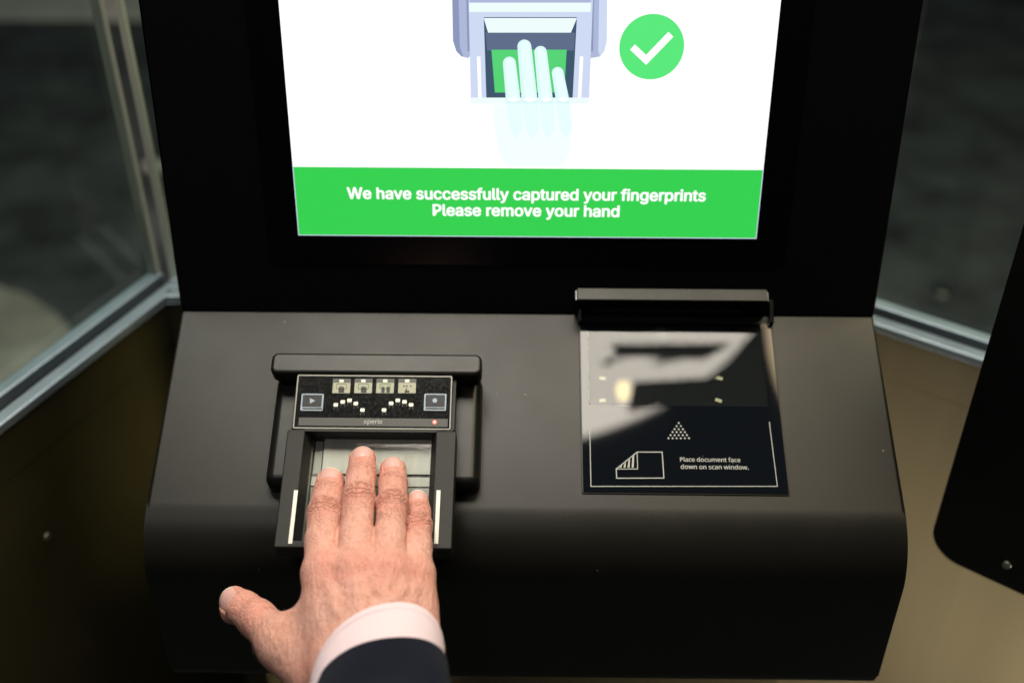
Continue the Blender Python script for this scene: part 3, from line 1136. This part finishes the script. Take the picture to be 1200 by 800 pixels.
# sunken nail beds with a soft fold of skin around them
for key, (nw, nl_, ns, _) in NAILS.items():
    tip, ax_, sd, lat = nail_axes(key)
    q = V - (tip + ax_ * ns)
    a, w_, hgt_ = q @ ax_, q @ lat, q @ sd
    near = (np.abs(w_) < nw) & (a > -5) & (a < nl_ + 4) & (hgt_ > -1)
    tw_ = np.clip(w_ / (nw / 2), -1.5, 1.5)
    l0 = -.8 * (1 - tw_ ** 2)
    dout = np.maximum(np.abs(w_) - nw / 2, l0 - a)          # >0 outside at the sides and the root
    lip = np.exp(-((dout - .7) / .8) ** 2) * .42 * (a < nl_ - 1.5)
    bed = -.30 / (1 + np.exp(np.clip(dout * 5, -30, 30)))
    V += (np.where(near, lip + bed, 0))[:, None] * sd

# per-vertex finger coordinates for creases and colour
nv = len(V)
best = np.full(nv, 1e9)
sPIP = np.zeros(nv)
sDIP = np.zeros(nv)
red = np.zeros(nv)
fall = np.zeros(nv)
for k, J in CJ.items():
    P_ = J[:, :3]
    for i in range(4):
        a, b = P_[i], P_[i + 1]
        d = b - a
        L = np.linalg.norm(d)
        u = d / L
        t = (V - a) @ u
        tc_ = np.clip(t, 0, L)
        dist = np.linalg.norm(V - (a + tc_[:, None] * u), axis=1) - J[i][3]
        tail = sum(np.linalg.norm(P_[q + 1] - P_[q]) for q in range(i))
        s = tail + (np.clip(t, -20, L) if i == 0 else tc_)
        l1 = np.linalg.norm(P_[1] - P_[0])
        l2 = l1 + np.linalg.norm(P_[2] - P_[1])
        better = dist < best
        best[better] = dist[better]
        sPIP[better] = (s - l2 + (0 if k != 'thumb' else 3))[better]
        sDIP[better] = (s - l1)[better]
    tipd = np.linalg.norm(V - P_[0], axis=1)
    red += np.exp(-(tipd / 15) ** 2) * .55
    red += np.exp(-(np.linalg.norm(V - P_[2] - [0, 0, 8], axis=1) / 10) ** 2) * .55
    red += np.exp(-(np.linalg.norm(V - P_[4] - [0, 0, 10], axis=1) / 12) ** 2) * .45
onf = np.clip((5 - best) / 5, 0, 1) * np.where(V[:, 0] < -131, .22, 1)
me = bpy.data.meshes.new('hand')
me.from_pydata((V / 1000).tolist(), [], FC.tolist())
me.update()
for nm, arr in (('s_pip', sPIP), ('s_dip', sDIP), ('red', np.clip(red, 0, 1)), ('onf', onf)):
    at_ = me.attributes.new(nm, 'FLOAT', 'POINT')
    at_.data.foreach_set('value', arr.astype(np.float32))


def skin_material():
    m = bpy.data.materials.new('skin')
    m.use_nodes = True
    nt = m.node_tree
    N, Lk = nt.nodes, nt.links
    b = N['Principled BSDF']

    def attr(n):
        a = N.new('ShaderNodeAttribute')
        a.attribute_name = n
        return a.outputs['Fac']

    def math_(op, a, b_=None, c_=None):
        q = N.new('ShaderNodeMath')
        q.operation = op
        for i, v in enumerate((a, b_, c_)):
            if v is None:
                continue
            if isinstance(v, (int, float)):
                q.inputs[i].default_value = v
            else:
                Lk.new(v, q.inputs[i])
        return q.outputs[0]
    tc = N.new('ShaderNodeTexCoord')

    def noise(scale, detail=4, rough=.55, vec=None):
        q = N.new('ShaderNodeTexNoise')
        q.inputs['Scale'].default_value = scale
        q.inputs['Detail'].default_value = detail
        q.inputs['Roughness'].default_value = rough
        Lk.new(vec or tc.outputs['Object'], q.inputs['Vector'])
        return q.outputs['Fac']

    def ramp(v, a, b_, c_=0., d=1.):
        q = N.new('ShaderNodeMapRange')
        q.inputs[1].default_value = a
        q.inputs[2].default_value = b_
        q.inputs[3].default_value = c_
        q.inputs[4].default_value = d
        Lk.new(v, q.inputs[0])
        return q.outputs[0]

    def mix(f, a, b_):
        q = N.new('ShaderNodeMix')
        q.data_type = 'RGBA'
        Lk.new(f, q.inputs['Factor'])
        for i, v in ((6, a), (7, b_)):
            if isinstance(v, tuple):
                q.inputs[i].default_value = (*v, 1)
            else:
                Lk.new(v, q.inputs[i])
        return q.outputs[2]
    col = mix(ramp(noise(90, 5, .6), .3, .7), (.67, .335, .265), (.745, .42, .355))
    col = mix(ramp(noise(260, 3), .55, .72, 0, .55), col, (.58, .22, .16))
    col = mix(math_('MULTIPLY', attr('red'), ramp(noise(150, 3), .2, .7, .5, 1.)), col, (.64, .205, .165))
    fr = ramp(noise(330, 2, .4), .69, .74, 0, .42)
    off = math_('SUBTRACT', 1.0, attr('onf'))
    col = mix(math_('MULTIPLY', fr, math_('MULTIPLY_ADD', off, .8, .2)), col, (.34, .135, .07))
    # transverse creases at the two finger joints
    wob = noise(220, 3)

    def crease(s, width, period, amp):
        ph = math_('ADD', math_('MULTIPLY', s, 6.283 / period), math_('MULTIPLY', wob, 13.))
        sn = math_('POWER', math_('ABSOLUTE', math_('SINE', ph)), 3.)
        g = math_('DIVIDE', s, width)
        win = math_('EXPONENT', math_('MULTIPLY', math_('MULTIPLY', g, g), -1.))
        return math_('MULTIPLY', math_('MULTIPLY', sn, win), math_('MULTIPLY', attr('onf'), amp))
    cr = math_('ADD', crease(attr('s_pip'), 5.2, 5.6, 1.35), crease(attr('s_dip'), 3.2, 4.4, .55))
    col = mix(math_('MULTIPLY', cr, .5), col, (.40, .15, .10))
    Lk.new(col, b.inputs['Base Color'])
    # skin relief
    vo = N.new('ShaderNodeTexVoronoi')
    vo.feature = 'DISTANCE_TO_EDGE'
    vo.inputs['Scale'].default_value = 620
    mp = N.new('ShaderNodeMapping')
    mp.inputs['Scale'].default_value = (1.25, .75, 1)
    mp.inputs['Rotation'].default_value = (0, 0, .5)
    Lk.new(tc.outputs['Object'], mp.inputs[0])
    Lk.new(mp.outputs[0], vo.inputs['Vector'])
    cell = ramp(vo.outputs['Distance'], 0, .12)
    mp2 = N.new('ShaderNodeMapping')
    mp2.inputs['Scale'].default_value = (1.0, .33, 1)
    mp2.inputs['Rotation'].default_value = (0, 0, -.5)
    Lk.new(tc.outputs['Object'], mp2.inputs[0])
    wr = noise(420, 4, .6, mp2.outputs[0])
    big = noise(140, 4, .6)
    lines = ramp(wr, .42, .30, 0, 1)
    col2 = mix(math_('MULTIPLY', lines, .42), col, (.46, .17, .12))
    Lk.new(col2, b.inputs['Base Color'])
    hgt = math_('ADD', math_('MULTIPLY', cell, .20), math_('MULTIPLY', wr, 1.3))
    hgt = math_('ADD', hgt, math_('MULTIPLY', big, 1.1))
    hgt = math_('SUBTRACT', hgt, math_('MULTIPLY', cr, 1.1))
    bp = N.new('ShaderNodeBump')
    bp.inputs['Strength'].default_value = .75
    bp.inputs['Distance'].default_value = .0013
    Lk.new(hgt, bp.inputs['Height'])
    Lk.new(bp.outputs[0], b.inputs['Normal'])
    b.inputs['Roughness'].default_value = .44
    b.inputs['Specular IOR Level'].default_value = .48
    b.inputs['Subsurface Weight'].default_value = .18
    b.inputs['Subsurface Radius'].default_value = (1, .32, .18)
    b.inputs['Subsurface Scale'].default_value = .0035
    MATS['skin'] = m


skin_material()
hand = link('hand', me, 'skin', person, None, 180)
bvh = BVHTree.FromPolygons([tuple(v) for v in V], [tuple(f) for f in FC])

# ---- nails
mat('nail', (.64, .37, .345), .20, spec=.7)
mat('nail_rim', (.80, .68, .56), .3, spec=.5)


def nail(key):
    width, length, start, _ = NAILS[key]
    tip, ax_, sd, lat = nail_axes(key)
    nu, nl = 15, 15
    grid = []
    base = tip + ax_ * start
    for i in range(nl):
        tl = i / (nl - 1)
        row = []
        for j in range(nu):
            tw = j / (nu - 1) * 2 - 1
            # rounded outline: base is a shallow arc, free edge rounder
            l0 = -.9 * (1 - tw * tw) * .9
            l1 = length - 2.1 * tw ** 2 - .5 * tw ** 4
            a = l0 + (l1 - l0) * tl
            wv = width / 2 * (1 - .09 * (1 - tl) ** 2)
            o = base + ax_ * a + lat * tw * wv + sd * 22
            hit_, nr, ix, ds = bvh.ray_cast(Vector(o), Vector(-sd), 40)
            q = np.array(hit_) if hit_ is not None else (row[-1][0] if row else base + sd * 6)
            row.append((q, tw, tl))
        grid.append(row)
    vs_, fs_ = [], []
    mid = [np.mean([grid[i][j][0] @ sd for j in range(5, 10)]) for i in range(nl)]
    fitl = np.polyfit(np.arange(nl), mid, 1)
    for i in range(nl):
        for j in range(nu):
            q, tw, tl = grid[i][j]
            hs = q @ sd
            # the plate follows the fingertip and dips under the skin at its root and sides
            edge = min(1, (1 - abs(tw)) / .16) * min(1, tl / .14)
            lift = hs - .22 + .42 * edge ** .6 + .30 * tl * (1 - abs(tw) ** 3)
            q = q + sd * (lift - hs)
            vs_.append(q)
    for i in range(nl - 1):
        for j in range(nu - 1):
            fs_.append((i * nu + j, i * nu + j + 1, (i + 1) * nu + j + 1, (i + 1) * nu + j))
    # thickness downwards
    n0 = len(vs_)
    vs_ += [q - sd * .7 for q in vs_]
    m_ = len(fs_)
    fs_ += [tuple(n0 + t for t in f[::-1]) for f in fs_[:m_]]
    rim = [j for j in range(nu)] + [i * nu + nu - 1 for i in range(1, nl)] + [(nl - 1) * nu + j for j in range(nu - 2, -1, -1)] + [i * nu for i in range(nl - 2, 0, -1)]
    for a, b in zip(rim, rim[1:] + rim[:1]):
        fs_.append((a, b, n0 + b, n0 + a))
    me = bpy.data.meshes.new('fingernail')
    me.from_pydata([tuple(q / 1000) for q in vs_], [], fs_)
    me.materials.append(MATS['nail'])
    me.materials.append(MATS['nail_rim'])
    me.update()
    for p_ in me.polygons:
        r_ = (p_.index % m_) // (nu - 1) if p_.index < 2 * m_ else 0
        p_.material_index = 1 if (p_.index < 2 * m_ and r_ >= nl - 1 - (3 if key == 'thumb' else 2)) else 0
    o = link('fingernail' if key != 'thumb' else 'thumbnail', me, None, hand, None, 50)
    bm2 = bmesh.new()
    bm2.from_mesh(me)
    bmesh.ops.recalc_face_normals(bm2, faces=bm2.faces)
    bm2.to_mesh(me)
    bm2.free()


for key in NAILS:
    nail(key)

# ---- short hairs on the back of the hand and the fingers
mat('hair_brown', (.075, .04, .022), .55)
nrmV = np.zeros((nv, 3))
fn = np.cross(V[FC[:, 2]] - V[FC[:, 0]], V[FC[:, 3]] - V[FC[:, 1]])
for q in range(4):
    np.add.at(nrmV, FC[:, q], fn)
nrmV /= np.linalg.norm(nrmV, axis=1)[:, None] + 1e-9
wgt = np.zeros(nv)
up_n = np.clip(nrmV[:, 2], 0, 1)
dors = (best > -6) & (sPIP > 36)
prox = np.exp(-((sPIP - 11) / 7) ** 2) * onf
wgt += prox * 1.4 * (V[:, 1] > -215)
wgt += np.clip((-208 - V[:, 1]) / 30, 0, 1) * .65 * (V[:, 2] > 25)
wgt += np.exp(-((sPIP + 9) / 4) ** 2) * onf * .35
wgt *= (up_n > .25) & (V[:, 1] > -290)
wgt /= wgt.sum()
picks = rng.choice(nv, size=900, p=wgt)
hv, hf_ = [], []
for i in picks:
    p0 = V[i] + rng.normal(0, .3, 3)
    nn = nrmV[i]
    gdir = np.array([.55, -.8, 0]) + rng.normal(0, .35, 3)
    gdir -= nn * (gdir @ nn)
    gdir /= np.linalg.norm(gdir)
    Lh = rng.uniform(4., 8.5)
    sdv = np.cross(gdir, nn)
    ring_prev = None
    for s_ in range(4):
        t = s_ / 3
        c_ = p0 - nn * .2 + gdir * Lh * t + nn * (1.0 * math.sin(t * 2.6)) + sdv * rng.normal(0, .15)
        rad = .048 * (1 - .7 * t)
        base_i = len(hv)
        for q in range(3):
            a = 2 * math.pi * q / 3
            hv.append((c_ + (sdv * math.cos(a) + nn * math.sin(a)) * rad) / 1000)
        if s_:
            for q in range(3):
                hf_.append((base_i - 3 + q, base_i - 3 + (q + 1) % 3, base_i + (q + 1) % 3, base_i + q))
me = bpy.data.meshes.new('hand_hair')
me.from_pydata([tuple(v) for v in hv], [], hf_)
hr = link('hand_hair', me, 'hair_brown', hand)
hr['kind'] = 'stuff'


# ---- cuff and sleeve
def fabric(name, c1, c2, scale, rough, sheen, bumpd):
    m = bpy.data.materials.new(name)
    m.use_nodes = True
    nt = m.node_tree
    N, Lk = nt.nodes, nt.links
    b = N['Principled BSDF']
    at_ = N.new('ShaderNodeUVMap')
    wv = []
    for dr in ('X', 'Y'):
        w_ = N.new('ShaderNodeTexWave')
        w_.bands_direction = dr
        w_.inputs['Scale'].default_value = scale
        w_.inputs['Distortion'].default_value = .8
        w_.inputs['Detail'].default_value = 2
        Lk.new(at_.outputs[0], w_.inputs['Vector'])
        wv.append(w_.outputs['Fac'])
    ml = N.new('ShaderNodeMath')
    ml.operation = 'ADD'
    Lk.new(wv[0], ml.inputs[0])
    Lk.new(wv[1], ml.inputs[1])
    mx = N.new('ShaderNodeMix')
    mx.data_type = 'RGBA'
    hf2 = N.new('ShaderNodeMath')
    hf2.operation = 'MULTIPLY'
    hf2.inputs[1].default_value = .5
    Lk.new(ml.outputs[0], hf2.inputs[0])
    Lk.new(hf2.outputs[0], mx.inputs['Factor'])
    mx.inputs[6].default_value = (*c1, 1)
    mx.inputs[7].default_value = (*c2, 1)
    Lk.new(mx.outputs[2], b.inputs['Base Color'])
    bp = N.new('ShaderNodeBump')
    bp.inputs['Strength'].default_value = .5
    bp.inputs['Distance'].default_value = bumpd
    Lk.new(ml.outputs[0], bp.inputs['Height'])
    Lk.new(bp.outputs[0], b.inputs['Normal'])
    b.inputs['Roughness'].default_value = rough
    b.inputs['Specular IOR Level'].default_value = .15
    b.inputs['Sheen Weight'].default_value = sheen
    b.inputs['Sheen Roughness'].default_value = .5
    MATS[name] = m


fabric('shirt_cotton', (.79, .63, .71), (.85, .70, .77), 160, .85, .05, .00012)
fabric('navy_wool', (.0045, .0066, .0150), (.007, .0100, .0215), 110, .9, .04, .0002)


def tube(name, m, rim, length, thick, wob, seedv, rows=26, seg=96, grow=0.):
    """cloth tube: rim(theta) -> 3D rim point; swept along the arm; double walled with a rounded rim"""
    rs = np.random.default_rng(seedv)
    ph = rs.uniform(0, 6.28, 6)
    th = np.linspace(0, 2 * math.pi, seg, endpoint=False)
    base = np.array([rim(t) for t in th])
    cen = base.mean(axis=0)
    vs_, fs_, uv = [], [], []
    prof_ = [(10., -thick * .9), (3., -thick * .95), (.8, -thick * .8), (0., -thick * .4), (.35, .0), (1.2, .12)]
    L_ = list(np.linspace(0, 1, rows))
    rowsd = prof_ + [(1.8 + (length - 1.8) * t ** 1.2, .12) for t in L_]
    for (dl, off) in rowsd:
        for t, p0 in zip(th, base):
            rad = p0 - cen
            rad -= ADIR * (rad @ ADIR)
            rad /= np.linalg.norm(rad)
            w_ = wob * (math.sin(2 * t + ph[0] + dl * .03) + .7 * math.sin(3 * t + ph[1] - dl * .05) + .5 * math.sin(5 * t + ph[2] + dl * .09)) * min(1, .25 + dl / 30)
            w_ += wob * .8 * math.sin(dl * .11 + 2 * math.sin(t + ph[3])) * min(1, dl / 25)
            vs_.append(p0 + ADIR * dl + rad * (off + w_ + grow * dl))
            uv.append((t / 6.283 * .24, dl * .001))
    nr = len(rowsd)
    for i in range(nr - 1):
        for j in range(seg):
            k = (j + 1) % seg
            fs_.append((i * seg + j, i * seg + k, (i + 1) * seg + k, (i + 1) * seg + j))
    me = bpy.data.meshes.new(name)
    me.from_pydata([tuple(q / 1000) for q in vs_], [], fs_)
    me.update()
    ul = me.uv_layers.new(name='UVMap')
    for p_ in me.polygons:
        for li, vi in zip(p_.loop_indices, p_.vertices):
            u = uv[vi]
            if vi % seg == 0 and any(v_ % seg == seg - 1 for v_ in p_.vertices):
                u = (.24, u[1])
            ul.data[li].uv = (u[0] * 10, u[1] * 10)
    bm2 = bmesh.new()
    bm2.from_mesh(me)
    bmesh.ops.recalc_face_normals(bm2, faces=bm2.faces)
    bm2.to_mesh(me)
    bm2.free()
    return link(name, me, m, person, None, 60)


def rim_fn(top, left, right, bottom):
    """closed smooth rim through top, left, bottom, right"""
    def f(t):
        c_, s_ = math.cos(t), math.sin(t)
        mid = (left + right) / 2
        side = right if s_ > 0 else left
        v = top if c_ > 0 else bottom
        # squarish superellipse so the cuff sits like folded cloth
        e_ = .92
        cc = math.copysign(abs(c_) ** e_, c_)
        ss = math.copysign(abs(s_) ** e_, s_)
        return mid + (side - mid) * abs(ss) + (v - mid) * abs(cc)
    return f


ct = PJ(452, 706, 86)
cl_ = PJ(362, 804, 80)
cr_ = PJ(521, 776, 70)
cb_ = (cl_ + cr_) / 2 + np.array([0, -34, -26])
cuff = tube('shirt_cuff', 'shirt_cotton', rim_fn(ct, cl_, cr_, cb_), 70, 1.6, .45, 3)
stt = PJ(455, 745, 99)
sl_ = PJ(369, 810, 86)
sr_ = PJ(524, 792, 78)
sb_ = (sl_ + sr_) / 2 + np.array([0, -34, -32])
slv = tube('jacket_sleeve', 'navy_wool', rim_fn(stt, sl_, sr_, sb_), 220, 2.6, 1.5, 5, rows=50, grow=.03)

# stitch line round the cuff
mat('cuff_thread', (.62, .46, .52), .8, spec=.1)
rf_ = rim_fn(ct, cl_, cr_, cb_)
bm = bmesh.new()
cen_ = np.mean([rf_(t) for t in np.linspace(0, 2 * math.pi, 96, endpoint=False)], axis=0)
def on_cuff(t, dl, off):
    p0 = rf_(t)
    rad = p0 - cen_
    rad = rad - ADIR * (rad @ ADIR)
    rad /= np.linalg.norm(rad)
    return p0 + ADIR * dl + rad * off
for k in range(150):
    t0 = 2 * math.pi * k / 150
    t1 = t0 + 2 * math.pi / 150 * .62
    a, b, c_, d = on_cuff(t0, 4.3, .45), on_cuff(t1, 4.3, .45), on_cuff(t1, 4.9, .45), on_cuff(t0, 4.9, .45)
    bm.faces.new([bm.verts.new(tuple(q)) for q in (a, b, c_, d)])
stitch = link('stitching', to_mesh(bm, 'stitching'), 'cuff_thread', cuff)
stitch['kind'] = 'stuff'
